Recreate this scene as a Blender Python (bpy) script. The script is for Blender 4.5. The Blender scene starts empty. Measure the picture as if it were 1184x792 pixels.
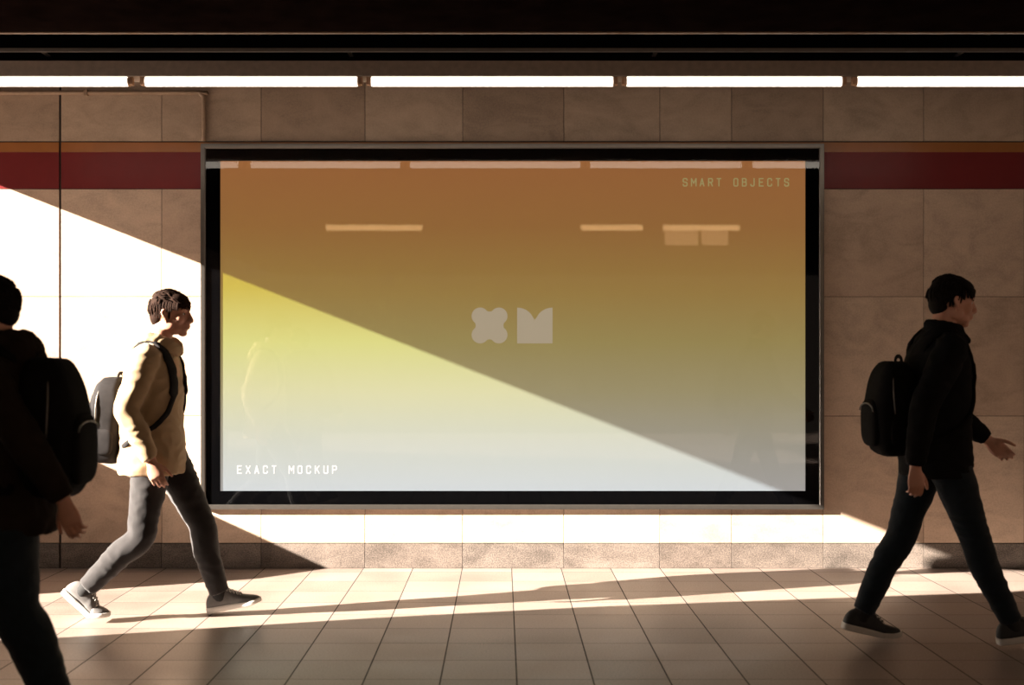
import bpy, bmesh, math, random
from mathutils import Vector, Matrix, noise
from mathutils.bvhtree import BVHTree
random.seed(7)
PI = math.pi
F = 1370.0; CX = 581.0; HY = 420.0; CH = 1.31      # focal length and horizon, pixels of the 1184x792 frame; camera height
WY = 7.57                                          # distance to the tiled wall
SA, SC = 3.2, 1.12                                 # sun travels (SA, 1, -SC)
col = bpy.context.scene.collection

def at(px, py, Y):
    return Vector(((px - CX) * Y / F, Y, CH - (py - HY) * Y / F))
def wx(px, Y=WY): return (px - CX) * Y / F
def wz(py, Y=WY): return CH - (py - HY) * Y / F

# ------------------------------------------------------------------ materials
def mat(name):
    m = bpy.data.materials.new(name); m.use_nodes = True
    nt = m.node_tree; nt.nodes.clear()
    out = nt.nodes.new('ShaderNodeOutputMaterial')
    return m, nt, out
def nd(nt, t, **kw):
    n = nt.nodes.new(t)
    for k, v in kw.items():
        if hasattr(n, k): setattr(n, k, v)
        else: n.inputs[k].default_value = v
    return n
def math_n(nt, op, a, b=None, c=None):
    n = nt.nodes.new('ShaderNodeMath'); n.operation = op
    for i, v in enumerate((a, b, c)):
        if v is None: continue
        if isinstance(v, (int, float)): n.inputs[i].default_value = v
        else: nt.links.new(v, n.inputs[i])
    return n.outputs[0]
def ramp(nt, fac, stops, interp='LINEAR'):
    r = nt.nodes.new('ShaderNodeValToRGB'); r.color_ramp.interpolation = interp
    e = r.color_ramp.elements
    e[0].position = stops[0][0]; e[0].color = (*stops[0][1], 1)
    e[1].position = stops[-1][0]; e[1].color = (*stops[-1][1], 1)
    for p, c in stops[1:-1]:
        x = e.new(p); x.color = (*c, 1)
    nt.links.new(fac, r.inputs[0])
    return r.outputs[0]
def simple(name, c, rough=0.6, metal=0.0, spec=0.5, var=0.12, scale=30.0, bump=0.0, bscale=200.0, sheen=0.0, coat=0.0, sss=0.0):
    m, nt, out = mat(name)
    p = nd(nt, 'ShaderNodeBsdfPrincipled')
    p.inputs['Roughness'].default_value = rough; p.inputs['Metallic'].default_value = metal
    p.inputs['Specular IOR Level'].default_value = spec
    tc = nd(nt, 'ShaderNodeTexCoord')
    ns = nd(nt, 'ShaderNodeTexNoise'); ns.inputs['Scale'].default_value = scale; ns.inputs['Detail'].default_value = 5
    nt.links.new(tc.outputs['Object'], ns.inputs['Vector'])
    a = tuple(max(0, v * (1 - var)) for v in c); b = tuple(min(1, v * (1 + var)) for v in c)
    cc = ramp(nt, ns.outputs[0], [(0.3, a), (0.7, b)])
    nt.links.new(cc, p.inputs['Base Color'])
    if sheen: p.inputs['Sheen Weight'].default_value = sheen
    if coat: p.inputs['Coat Weight'].default_value = coat
    if sss:
        p.inputs['Subsurface Weight'].default_value = sss
        p.inputs['Subsurface Radius'].default_value = (0.012, 0.004, 0.002)
        p.inputs['Subsurface Scale'].default_value = 0.6
    if bump:
        n2 = nd(nt, 'ShaderNodeTexNoise'); n2.inputs['Scale'].default_value = bscale; n2.inputs['Detail'].default_value = 3
        nt.links.new(tc.outputs['Object'], n2.inputs['Vector'])
        bp = nd(nt, 'ShaderNodeBump'); bp.inputs['Strength'].default_value = bump; bp.inputs['Distance'].default_value = 0.002
        nt.links.new(n2.outputs[0], bp.inputs['Height']); nt.links.new(bp.outputs[0], p.inputs['Normal'])
    nt.links.new(p.outputs[0], out.inputs[0])
    return m
def emis(name, c, s):
    m, nt, out = mat(name)
    e = nd(nt, 'ShaderNodeEmission'); e.inputs[0].default_value = (*c, 1); e.inputs[1].default_value = s
    nt.links.new(e.outputs[0], out.inputs[0]); return m

def stone_mat(name, base, speck=0.0, rough=0.45, spec=0.35):
    m, nt, out = mat(name)
    p = nd(nt, 'ShaderNodeBsdfPrincipled'); p.inputs['Roughness'].default_value = rough
    p.inputs['Specular IOR Level'].default_value = spec
    tc = nd(nt, 'ShaderNodeTexCoord')
    at_ = nd(nt, 'ShaderNodeVertexColor'); at_.layer_name = 'tone'
    # a slow cloud, a streaky vein, and a fine grain
    off = nt.nodes.new('ShaderNodeVectorMath'); off.operation = 'MULTIPLY_ADD'
    nt.links.new(at_.outputs[0], off.inputs[0]); off.inputs[1].default_value = (37, 11, 53)
    nt.links.new(tc.outputs['Object'], off.inputs[2])
    n1 = nd(nt, 'ShaderNodeTexNoise'); n1.inputs['Scale'].default_value = 3.0; n1.inputs['Detail'].default_value = 8; n1.inputs['Roughness'].default_value = 0.62; n1.inputs['Distortion'].default_value = 0.8
    mp = nd(nt, 'ShaderNodeMapping'); mp.inputs['Rotation'].default_value = (0, 0.7, 0); mp.inputs['Scale'].default_value = (1.6, 1.6, 3.4)
    n2 = nd(nt, 'ShaderNodeTexNoise'); n2.inputs['Scale'].default_value = 2.2; n2.inputs['Detail'].default_value = 9; n2.inputs['Distortion'].default_value = 1.6
    n3 = nd(nt, 'ShaderNodeTexNoise'); n3.inputs['Scale'].default_value = 150 if speck else 95; n3.inputs['Detail'].default_value = 3
    nt.links.new(off.outputs[0], n1.inputs['Vector']); nt.links.new(off.outputs[0], mp.inputs['Vector'])
    nt.links.new(mp.outputs[0], n2.inputs['Vector']); nt.links.new(tc.outputs['Object'], n3.inputs['Vector'])
    s = math_n(nt, 'MULTIPLY', n1.outputs[0], 0.55)
    s = math_n(nt, 'MULTIPLY_ADD', n2.outputs[0], 0.45, s)
    s = math_n(nt, 'MULTIPLY_ADD', math_n(nt, 'SUBTRACT', n3.outputs[0], 0.5), 0.35 + speck, s)
    lo = tuple(v * (0.72 - speck * .35) for v in base); hi = tuple(min(1, v * (1.22 + speck * .5)) for v in base)
    cc = ramp(nt, s, [(0.3, lo), (0.5, base), (0.72, hi)])
    mx = nd(nt, 'ShaderNodeMix'); mx.data_type = 'RGBA'; mx.blend_type = 'MULTIPLY'; mx.inputs[0].default_value = 1
    nt.links.new(cc, mx.inputs[6])
    tn = ramp(nt, at_.outputs[0], [(0.0, (0.82, 0.78, 0.76)), (1.0, (1.1, 1.1, 1.1))])
    nt.links.new(tn, mx.inputs[7]); nt.links.new(mx.outputs[2], p.inputs['Base Color'])
    bp = nd(nt, 'ShaderNodeBump'); bp.inputs['Strength'].default_value = 0.12; bp.inputs['Distance'].default_value = 0.002
    nt.links.new(n3.outputs[0], bp.inputs['Height']); nt.links.new(bp.outputs[0], p.inputs['Normal'])
    nt.links.new(p.outputs[0], out.inputs[0])
    return m

def floor_mat():
    m, nt, out = mat('floor_tiles')
    p = nd(nt, 'ShaderNodeBsdfPrincipled'); p.inputs['Specular IOR Level'].default_value = 0.45
    tc = nd(nt, 'ShaderNodeTexCoord'); sp = nd(nt, 'ShaderNodeSeparateXYZ'); nt.links.new(tc.outputs['Object'], sp.inputs[0])
    T = 0.3155
    def cell(o, phase):
        v = math_n(nt, 'DIVIDE', math_n(nt, 'SUBTRACT', o, phase), T)
        fl = math_n(nt, 'FLOOR', v); fr = math_n(nt, 'SUBTRACT', v, fl)
        d = math_n(nt, 'MULTIPLY', math_n(nt, 'MINIMUM', fr, math_n(nt, 'SUBTRACT', 1.0, fr)), T)
        return fl, d
    fx, dx = cell(sp.outputs[0], 0.059); fy, dy = cell(sp.outputs[1], 5.857 - 20 * T)
    jx = math_n(nt, 'LESS_THAN', dx, 0.0030); jy = math_n(nt, 'LESS_THAN', dy, 0.0034)
    jy2 = math_n(nt, 'MULTIPLY', jy, 0.6)
    j = math_n(nt, 'MAXIMUM', jx, jy2)
    cb = nd(nt, 'ShaderNodeCombineXYZ'); nt.links.new(fx, cb.inputs[0]); nt.links.new(fy, cb.inputs[1])
    wn = nd(nt, 'ShaderNodeTexWhiteNoise'); nt.links.new(cb.outputs[0], wn.inputs['Vector'])
    n1 = nd(nt, 'ShaderNodeTexNoise'); n1.inputs['Scale'].default_value = 130; n1.inputs['Detail'].default_value = 4; n1.inputs['Roughness'].default_value = 0.7
    n2 = nd(nt, 'ShaderNodeTexNoise'); n2.inputs['Scale'].default_value = 2.5; n2.inputs['Detail'].default_value = 6
    for n in (n1, n2): nt.links.new(tc.outputs['Object'], n.inputs['Vector'])
    s = math_n(nt, 'MULTIPLY_ADD', math_n(nt, 'SUBTRACT', n1.outputs[0], 0.5), 1.9, 0.5)
    s = math_n(nt, 'MULTIPLY_ADD', math_n(nt, 'SUBTRACT', n2.outputs[0], 0.5), 0.5, s)
    s = math_n(nt, 'MULTIPLY_ADD', math_n(nt, 'SUBTRACT', wn.outputs[0], 0.5), 0.28, s)
    b = FLOOR_BASE
    cc = ramp(nt, s, [(0.15, tuple(v * .55 for v in b)), (0.5, b), (0.85, tuple(v * 1.4 for v in b))])
    mx = nd(nt, 'ShaderNodeMix'); mx.data_type = 'RGBA'; nt.links.new(j, mx.inputs[0]); nt.links.new(cc, mx.inputs[6]); mx.inputs[7].default_value = (0.022, 0.017, 0.014, 1)
    nt.links.new(mx.outputs[2], p.inputs['Base Color'])
    rr = math_n(nt, 'MULTIPLY_ADD', n2.outputs[0], 0.25, 0.24)
    nt.links.new(math_n(nt, 'MAXIMUM', rr, j), p.inputs['Roughness'])
    h = math_n(nt, 'SUBTRACT', math_n(nt, 'MULTIPLY', n1.outputs[0], 0.10), j)
    bp = nd(nt, 'ShaderNodeBump'); bp.inputs['Strength'].default_value = 0.35; bp.inputs['Distance'].default_value = 0.003
    nt.links.new(h, bp.inputs['Height']); nt.links.new(bp.outputs[0], p.inputs['Normal'])
    nt.links.new(p.outputs[0], out.inputs[0]); return m

def poster_mat(z0, z1):
    m, nt, out = mat('backlit_print')
    p = nd(nt, 'ShaderNodeBsdfPrincipled'); p.inputs['Roughness'].default_value = 0.9; p.inputs['Specular IOR Level'].default_value = 0.0
    tc = nd(nt, 'ShaderNodeTexCoord'); sp = nd(nt, 'ShaderNodeSeparateXYZ'); nt.links.new(tc.outputs['Object'], sp.inputs[0])
    t = math_n(nt, 'DIVIDE', math_n(nt, 'SUBTRACT', z1, sp.outputs[2]), z1 - z0)
    E = ramp(nt, t, [(0, (.265, .105, .036)), (.2, (.255, .115, .038)), (.4, (.275, .165, .050)), (.55, (.275, .205, .075)), (.7, (.295, .245, .13)), (.85, (.315, .285, .225)), (1, (.35, .33, .31))])
    D = ramp(nt, t, [(0, (.14, .07, .02)), (.2, (.15, .11, .015)), (.38, (.15, .15, .02)), (.55, (.18, .215, .09)), (.7, (.185, .21, .155)), (.85, (.155, .185, .19)), (1, (.135, .17, .215))])
    mxd = nd(nt, 'ShaderNodeMix'); mxd.data_type = 'RGBA'; mxd.blend_type = 'MULTIPLY'; mxd.inputs[0].default_value = 1; nt.links.new(D, mxd.inputs[6]); mxd.inputs[7].default_value = (.60, .60, .58, 1)
    nt.links.new(mxd.outputs[2], p.inputs['Base Color']); nt.links.new(E, p.inputs['Emission Color']); p.inputs['Emission Strength'].default_value = 1.0
    nt.links.new(p.outputs[0], out.inputs[0]); return m
def print_mat(name, base, em):
    m, nt, out = mat(name)
    p = nd(nt, 'ShaderNodeBsdfPrincipled'); p.inputs['Roughness'].default_value = 0.9; p.inputs['Specular IOR Level'].default_value = 0.0
    p.inputs['Base Color'].default_value = (*base, 1); p.inputs['Emission Color'].default_value = (*em, 1); p.inputs['Emission Strength'].default_value = 1
    nt.links.new(p.outputs[0], out.inputs[0]); return m
def glass_mat():
    m, nt, out = mat('clear_glass')
    tr = nd(nt, 'ShaderNodeBsdfTransparent'); gl = nd(nt, 'ShaderNodeBsdfGlossy'); gl.inputs['Roughness'].default_value = 0.022
    fr = nd(nt, 'ShaderNodeFresnel'); fr.inputs[0].default_value = 1.5
    ge = nd(nt, 'ShaderNodeNewGeometry'); fac = math_n(nt, 'MULTIPLY', fr.outputs[0], math_n(nt, 'SUBTRACT', 1.0, ge.outputs['Backfacing']))
    mx = nd(nt, 'ShaderNodeMixShader'); nt.links.new(fac, mx.inputs[0]); nt.links.new(tr.outputs[0], mx.inputs[1]); nt.links.new(gl.outputs[0], mx.inputs[2])
    nt.links.new(mx.outputs[0], out.inputs[0]); return m

FLOOR_BASE = (0.25, 0.192, 0.162)
M = {}
M['wall'] = stone_mat('beige_stone', (0.55, 0.415, 0.315))
M['wall_top'] = stone_mat('top_course_stone', (0.40, 0.295, 0.215))  # wall stone shader with a darker, browner base for the top course
M['plinth'] = stone_mat('grey_granite', (0.15, 0.125, 0.108), speck=0.75, rough=0.5)
M['joint'] = simple('joint_filler', (0.03, 0.022, 0.018), 0.9)
M['floor'] = floor_mat()
M['red'] = simple('red_enamel', (0.155, 0.020, 0.021), 0.3, spec=0.22, var=0.06, scale=6)
M['orange'] = simple('orange_enamel', (0.30, 0.115, 0.035), 0.25, spec=0.5, var=0.06, scale=6)
M['ceil'] = simple('dark_ceiling', (0.006, 0.0035, 0.003), 0.95, spec=0.0, var=0.4, scale=8)
M['black'] = simple('matte_black', (0.003, 0.003, 0.003), 0.9, spec=0.0)
M['cove'] = simple('brown_cove', (0.03, 0.02, 0.016), 0.8)
M['bronze'] = simple('bronze_edge', (0.20, 0.12, 0.075), 0.5, metal=0.0)
M['greymetal'] = simple('grey_rail', (0.09, 0.075, 0.065), 0.5)
M['fascia'] = simple('painted_housing', (0.23, 0.175, 0.14), 0.6, bump=.2)
M['tube'] = emis('lit_tube', (1.0, 0.88, 0.74), 5.6)
M['tube_far'] = emis('lit_tube_warm', (1.0, 0.62, 0.28), 9.0)
M['sign_glow'] = emis('lit_sign_face', (1.0, 0.58, 0.28), 4.0)
M['cap'] = simple('lamp_cap', (0.45, 0.27, 0.17), 0.5)
M['frame'] = simple('brushed_frame', (0.16, 0.145, 0.13), 0.32, metal=0.85, var=.05)
M['bezel'] = simple('black_bezel', (0.0015, 0.0015, 0.0018), 0.8, spec=0.0)
M['glass'] = glass_mat()
M['conduit'] = simple('painted_conduit', (0.30, 0.20, 0.13), 0.5)
M['conc'] = simple('bare_concrete', (0.30, 0.26, 0.23), 0.9, var=.2, scale=4)
M['skin'] = simple('skin', (0.50, 0.245, 0.165), 0.5, var=0.08, scale=25, sss=0.15)
M['hair'] = simple('dark_hair', (0.007, 0.005, 0.004), 0.8, spec=.1, var=.4, scale=60)
M['brownhair'] = simple('dark_brown_hair', (0.015, 0.006, 0.003), 0.85, spec=.1, var=.4, scale=60)
M['tan'] = simple('tan_cloth', (0.36, 0.25, 0.145), 0.85, var=.08, scale=14, bump=.3, bscale=500, sheen=.15, spec=.15)
M['blackjacket'] = simple('black_cloth', (0.007, 0.0066, 0.0068), 0.8, var=.15, scale=14, bump=.3, bscale=500, spec=.04)
M['brownjacket'] = simple('dark_brown_cloth', (0.018, 0.012, 0.009), 0.85, var=.2, scale=14, bump=.3, bscale=500, spec=.04)
M['charcoal'] = simple('charcoal_trousers', (0.020, 0.017, 0.017), 0.85, var=.15, scale=20, bump=.3, bscale=600, sheen=.25, spec=.15)
M['denim'] = simple('dark_denim', (0.008, 0.013, 0.018), 0.85, var=.2, scale=25, bump=.4, bscale=700, sheen=.1, spec=.15)
M['navy'] = simple('navy_denim', (0.008, 0.014, 0.019), 0.85, var=.2, scale=25, bump=.4, bscale=700, sheen=.1, spec=.15)
M['pack'] = simple('black_pack_nylon', (0.007, 0.0065, 0.0065), 0.9, var=.2, scale=20, bump=.4, bscale=500, spec=.04)
M['greypack'] = simple('grey_pack_nylon', (0.022, 0.020, 0.020), 0.7, var=.2, scale=20, bump=.4, bscale=500, spec=.04)
M['zip'] = simple('zip_metal', (0.12, 0.11, 0.10), 0.4, metal=.5)
M['sock'] = simple('dark_sock', (0.012, 0.011, 0.011), 0.9)
M['eye'] = simple('eye_white', (0.6, 0.55, 0.5), 0.2, var=.02)
M['iris'] = simple('iris_brown', (0.02, 0.012, 0.008), 0.2)
M['shoegrey'] = simple('grey_canvas', (0.13, 0.12, 0.115), 0.8, bump=.3)
M['shoeblack'] = simple('black_mesh_shoe', (0.014, 0.014, 0.015), 0.7, bump=.3)
M['sole'] = simple('white_rubber', (0.55, 0.52, 0.48), 0.6, var=.06)
M['lace'] = simple('white_lace', (0.5, 0.47, 0.43), 0.8)
M['darklace'] = simple('dark_lace', (0.03, 0.03, 0.03), 0.8)

# ------------------------------------------------------------------ object helpers
def link(o, parent=None):
    col.objects.link(o)
    if parent is not None: o.parent = parent
    return o
def obj(name, bm, m, parent=None, smooth=False, normals=True):
    if normals: bmesh.ops.recalc_face_normals(bm, faces=bm.faces)
    me = bpy.data.meshes.new(name); bm.to_mesh(me); bm.free()
    if smooth:
        for p in me.polygons: p.use_smooth = True
    for mm in (m if isinstance(m, (list, tuple)) else [m]): me.materials.append(mm)
    return link(bpy.data.objects.new(name, me), parent)
def empty(name, loc, rz=0):
    o = bpy.data.objects.new(name, None); o.location = loc; o.rotation_euler = (0, 0, rz); o.empty_display_size = .1
    return link(o)
def tag(o, label=None, cat=None, group=None, kind=None):
    if label: o['label'] = label
    if cat: o['category'] = cat
    if group: o['group'] = group
    if kind: o['kind'] = kind
    return o
def box(bm, x0, x1, y0, y1, z0, z1, bev=0.0, mi=0):
    g = bmesh.ops.create_cube(bm, size=1.0)
    vs = g['verts']
    for v in vs:
        v.co = Vector(((x0 + x1) / 2 + v.co.x * (x1 - x0), (y0 + y1) / 2 + v.co.y * (y1 - y0), (z0 + z1) / 2 + v.co.z * (z1 - z0)))
    if bev:
        es = list({e for v in vs for e in v.link_edges})
        r = bmesh.ops.bevel(bm, geom=es, offset=bev, segments=2, affect='EDGES', profile=0.5)
        fs = r['faces']
        return list({f for v in r['verts'] for f in v.link_faces})
    fs = list({f for v in vs for f in v.link_faces})
    for f in fs: f.material_index = mi
    return fs
def crom(P, sub):
    """Catmull-Rom through tuples"""
    out = []; n = len(P)
    for i in range(n - 1):
        p0 = P[max(i - 1, 0)]; p1 = P[i]; p2 = P[i + 1]; p3 = P[min(i + 2, n - 1)]
        for k in range(sub):
            t = k / sub
            out.append(tuple(0.5 * ((2 * b) + (-a + c) * t + (2 * a - 5 * b + 4 * c - d) * t * t + (-a + 3 * b - 3 * c + d) * t ** 3) for a, b, c, d in zip(p0, p1, p2, p3)))
    out.append(tuple(P[-1])); return out
def loft(bm, P, n=20, sub=5, ref=(0, 1, 0), tf=None, cap=True, power=2.0, twist=None):
    """P: (x, y, z, ra, rb): rb along ref, ra across it. Closed, flat or rounded caps."""
    P = [tuple(p) if len(p) == 5 else tuple(p) + (p[3],) for p in P]
    Q = crom(P, sub) if sub > 1 else P
    rings = []; ref = Vector(ref)
    for i, q in enumerate(Q):
        a = Vector(Q[max(i - 1, 0)][:3]); b = Vector(Q[min(i + 1, len(Q) - 1)][:3])
        t = (b - a)
        if t.length < 1e-9: t = Vector((0, 0, 1))
        t.normalize()
        v = ref - t * ref.dot(t)
        if v.length < 1e-4: v = Vector((1, 0, 0)) - t * t.x
        v.normalize(); u = v.cross(t).normalized()
        ring = []
        for k in range(n):
            an = 2 * PI * k / n; c, s = math.cos(an), math.sin(an)
            if power != 2.0:
                c = math.copysign(abs(c) ** (2 / power), c); s = math.copysign(abs(s) ** (2 / power), s)
            co = Vector(q[:3]) + u * (q[3] * c) + v * (q[4] * s)
            if tf: co = tf(co)
            ring.append(bm.verts.new(co))
        rings.append(ring)
    for r0, r1 in zip(rings, rings[1:]):
        for k in range(n):
            bm.faces.new((r0[k], r0[(k + 1) % n], r1[(k + 1) % n], r1[k]))
    if cap:
        bm.faces.new(rings[0][::-1]); bm.faces.new(rings[-1])
    return rings
def ell(bm, c, r, rot=None, tf=None, sub=3):
    g = bmesh.ops.create_icosphere(bm, subdivisions=sub, radius=1.0)
    for v in g['verts']:
        p = Vector((v.co.x * r[0], v.co.y * r[1], v.co.z * r[2]))
        if rot is not None: p = rot @ p
        p = p + Vector(c)
        v.co = tf(p) if tf else p
def capsule(bm, P, **kw):
    """loft with ball ends"""
    loft(bm, P, **kw)
    for p in (P[0], P[-1]):
        r = p[3] if len(p) == 4 else min(p[3], p[4])
        ell(bm, p[:3], (r, r, r), tf=kw.get('tf'), sub=2)
def remesh(name, bm, m, parent, voxel, smooth_it=4, fac=0.5, wrinkle=None, label=None):
    bmesh.ops.recalc_face_normals(bm, faces=bm.faces)
    me = bpy.data.meshes.new(name + '_tmp'); bm.to_mesh(me); bm.free()
    o = bpy.data.objects.new('tmp', me); col.objects.link(o)
    md = o.modifiers.new('r', 'REMESH'); md.mode = 'VOXEL'; md.voxel_size = voxel; md.adaptivity = 0
    sm = o.modifiers.new('s', 'SMOOTH'); sm.iterations = smooth_it; sm.factor = fac
    dg = bpy.context.evaluated_depsgraph_get(); dg.update()
    me2 = bpy.data.meshes.new_from_object(o.evaluated_get(dg))
    bpy.data.objects.remove(o); bpy.data.meshes.remove(me)
    me2.name = name
    if wrinkle:
        ns = [v.normal.copy() for v in me2.vertices]
        for v, nn in zip(me2.vertices, ns): v.co += nn * wrinkle(v.co)
        me2.update()
    for p in me2.polygons: p.use_smooth = True
    me2.materials.clear(); me2.materials.append(m)
    return link(bpy.data.objects.new(name, me2), parent)

# ------------------------------------------------------------------ the setting
def set_structure(o): o['kind'] = 'structure'; return o
XL, XR = -4.2, 6.4
# back wall: stone panels on a dark backing
def tone_layer(bm): return bm.loops.layers.color.new('tone')
def panel_grid(name, rows, m, y0, depth=.012, gap=.0035):
    bm = bmesh.new(); tl = tone_layer(bm)
    jx = [-560, -440, -300, -170, -50, 69.5, 187, 302, 422, 535, 652, 763, 846, 952, 1068, 1184, 1300, 1420, 1540, 1660, 1780]
    for (z0, z1) in rows:
        for a, b in zip(jx, jx[1:]):
            xa, xb = max(wx(a), XL), min(wx(b), XR)
            if xb <= xa + .01: continue
            ga = .007 if a == 69.5 else gap / 2; gb = .007 if b == 69.5 else gap / 2
            fs = box(bm, xa + ga, xb - gb, y0, y0 + depth, z0 + gap / 2, z1 - gap / 2, bev=.0012)
            r = random.random()
            for f in fs:
                for l in f.loops: l[tl] = (r, random.random() * 0 + r, r, 1)
    return bm
ZB = wz(628); Z2 = wz(481); Z3 = wz(343); Z4 = wz(218.5); Z5 = wz(176); Z6 = wz(163.5); ZT = 3.25
bm = panel_grid('wall', [(ZB, Z2), (Z2, Z3), (Z3, Z4)], M['wall'], WY, .012)
wall = set_structure(obj('wall_back', bm, M['wall'], normals=True))
bm = bmesh.new(); box(bm, XL, XR, WY + .006, WY + .25, 0, ZT)
set_structure(obj('wall_backing', bm, M['joint']))
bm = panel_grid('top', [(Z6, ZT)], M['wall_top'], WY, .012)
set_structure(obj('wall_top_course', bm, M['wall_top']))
bm = panel_grid('plinth', [(0.0, ZB - .001)], M['plinth'], WY - .004, .016)
set_structure(obj('baseboard_back', bm, M['plinth']))
bm = bmesh.new()
for a, b in ((XL, wx(69.5) - .007), (wx(69.5) + .007, XR)): box(bm, a, b, WY - .002, WY + .01, Z4 + .002, Z5, bev=.001)
set_structure(obj('trim_1', bm, M['red']))
bm = bmesh.new()
for a, b in ((XL, wx(69.5) - .007), (wx(69.5) + .007, XR)): box(bm, a, b, WY - .002, WY + .01, Z5, Z6 - .006, bev=.001)
set_structure(obj('trim_2', bm, M['orange']))
# floor
bm = bmesh.new(); box(bm, -12, 9, -7, WY + .25, -.2, 0)
set_structure(obj('floor', bm, M['floor']))
# dark ceiling in front of the light channel; brown cove next to the wall
bm = bmesh.new(); box(bm, XL + .001, XR, -7.0, 5.88, 2.95, 3.35)
set_structure(obj('ceiling', bm, M['ceil']))
bm = bmesh.new(); box(bm, XL + .001, XR, 5.88, WY + .25, 3.25, 3.35)
set_structure(obj('ceiling_cove', bm, M['cove']))
bm = bmesh.new(); box(bm, XL + .001, XR, 5.865, 5.885, 2.944, 2.962)
set_structure(obj('trim_3', bm, M['bronze']))
bm = bmesh.new(); box(bm, XL + .001, XR, 6.135, 6.160, 2.926, 2.942)
for x in (-4, -2.4, -.8, .8, 2.4, 4): box(bm, x - .01, x + .01, 6.155, 6.275, 2.932, 2.938)
set_structure(obj('trim_4', bm, M['greymetal']))
bm = bmesh.new(); box(bm, XL + .001, XR, 6.27, 6.40, 2.903, 3.25)
set_structure(obj('ceiling_bulkhead', bm, M['black']))
# unseen side wall, added; its opening is cut to shape the sunlight
def opening_wall():
    from mathutils.geometry import tessellate_polygon
    t = .06
    def pr(x, y, z):                      # where the ray to a sunlit point crosses this wall
        q = (x - XL) / SA
        return (y - q, z + SC * q)
    def yat(a, b, y): return (y, a[1] + (b[1] - a[1]) * (y - a[0]) / (b[0] - a[0]))
    top = yat(pr(-3.21, WY, 2.47), pr(3.1, WY, 0), WY)
    front = [(5.13, 0), pr(-3.0, 5.47, 0), pr(-2.144, 5.63, 0), pr(-.588, 6.10, 0), pr(.557, 6.38, 0), pr(3.0, 6.80, 0), pr(3.5, 7.05, 0), pr(3.6, 7.35, 0), pr(3.1, WY, 0), top]
    back = [(WY, yat(pr(-3.21, WY, .966), pr(-1.11, WY, 0), WY)[1]), pr(-3.21, WY, .966), pr(-1.11, WY, 0), pr(-1.479, 7.21, 0), pr(-2.645, 6.72, 0), pr(-3.6, 6.42, 0), (6.21, 0)]
    poly = [(-3.0, 0)] + front + [(WY, 3.35), (-3.0, 3.35)]
    poly2 = [(WY, 3.35)] + back + [(WY + .25, 0), (WY + .25, 3.35)]
    bm = bmesh.new()
    for pl in (poly, poly2):
        a = [bm.verts.new((XL, y, z)) for y, z in pl]; b = [bm.verts.new((XL - t, y, z)) for y, z in pl]
        for tr in tessellate_polygon([[Vector((y, z, 0)) for y, z in pl]]):
            bm.faces.new([a[k] for k in tr]); bm.faces.new([b[k] for k in tr][::-1])
        for i in range(len(pl)): bm.faces.new((a[i], a[(i + 1) % len(pl)], b[(i + 1) % len(pl)], b[i]))
    return bm
# thickness is kept on the far side of the sun's edges by the knife-thin jamb
w = obj('sun_mask_wall', opening_wall(), M['conc']); set_structure(w)

# ------------------------------------------------------------------ ceiling light row
YL = 6.23
bm = bmesh.new(); box(bm, XL + .001, XR, 6.20, 6.34, wz(88, 6.2), wz(70, 6.2), bev=.002)
tag(obj('light_housing', bm, M['fascia']), 'long taupe painted housing strip running above the row of lit tubes', 'light housing')
zt = CH + 325.5 * YL / F
tubes = [(-115, 151), (166, 416), (427, 711), (722, 975), (988, 1252)]
tl_labels = ['leftmost lit ceiling tube, cut by the left edge above the walkers',
             'lit ceiling tube above the left corner of the billboard, second from the left',
             'middle lit ceiling tube, the longest, above the centre of the billboard',
             'lit ceiling tube above the right half of the billboard, second from the right',
             'rightmost lit ceiling tube, cut by the right edge above the dark jacketed walker']
for i, (a, b) in enumerate(tubes):
    xa, xb = wx(a, YL), wx(b, YL); xc = (xa + xb) / 2; hl = (xb - xa) / 2
    e = empty('ceiling_light', (xc, YL, zt)); tag(e, tl_labels[i], 'ceiling light', 'row of lit tubes under the ceiling')
    bm = bmesh.new(); loft(bm, [(-hl + .012, 0, 0, .024), (hl - .012, 0, 0, .024)], sub=1, n=24, ref=(0, 0, 1)); obj('tube', bm, M['tube'], e, smooth=False)
    for s in (-1, 1):
        bm = bmesh.new(); x0 = s * (hl - .012); x1 = s * hl
        loft(bm, [(x0, 0, 0, .0255), (x0 + s * .008, 0, 0, .0255), (x1 + s * .001, 0, 0, .02)], sub=1, n=20, ref=(0, 0, 1))
        obj('end_cap', bm, M['cap'], e)
        bm = bmesh.new(); xm = s * (hl + .006)
        box(bm, xm - .008, xm + .008, -.018, .018, -.018, wz(88, 6.2) - zt - .0005, bev=.002); obj('bracket', bm, M['cap'], e)
# lamps of the next aisle and a lit hanging sign (above the camera, seen mirrored in the glass)
YG = 7.53
YF = 1.13
ZF = CH + 157 * (2 * YG - YF) / F
def mirror_x(px): return (px - CX) * (2 * YG - YF) / F
for (a, b, lb) in ((377, 488, 'warm tube lamp of the opposite row, mirrored left of the logo in the glass'),
                   (672, 743, 'warm short tube lamp of the opposite row, mirrored right of the logo'),
                   (767, 855, 'warm tube lamp above the hanging sign, mirrored at right in the glass')):
    xa, xb = mirror_x(a), mirror_x(b)
    e = empty('ceiling_lamp', ((xa + xb) / 2, YF, ZF)); tag(e, lb, 'ceiling light', 'tube lamps of the opposite row'); hl = (xb - xa) / 2
    bm = bmesh.new(); loft(bm, [(-hl, 0, 0, .035), (hl, 0, 0, .035)], sub=1, n=20, ref=(0, 0, 1)); obj('tube', bm, M['tube_far'], e)
    bm = bmesh.new(); box(bm, -hl - .02, hl + .02, -.05, .05, .03, 2.95 - ZF, bev=.003); obj('housing', bm, M['fascia'], e)
xa, xb = mirror_x(769), mirror_x(845)
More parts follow.
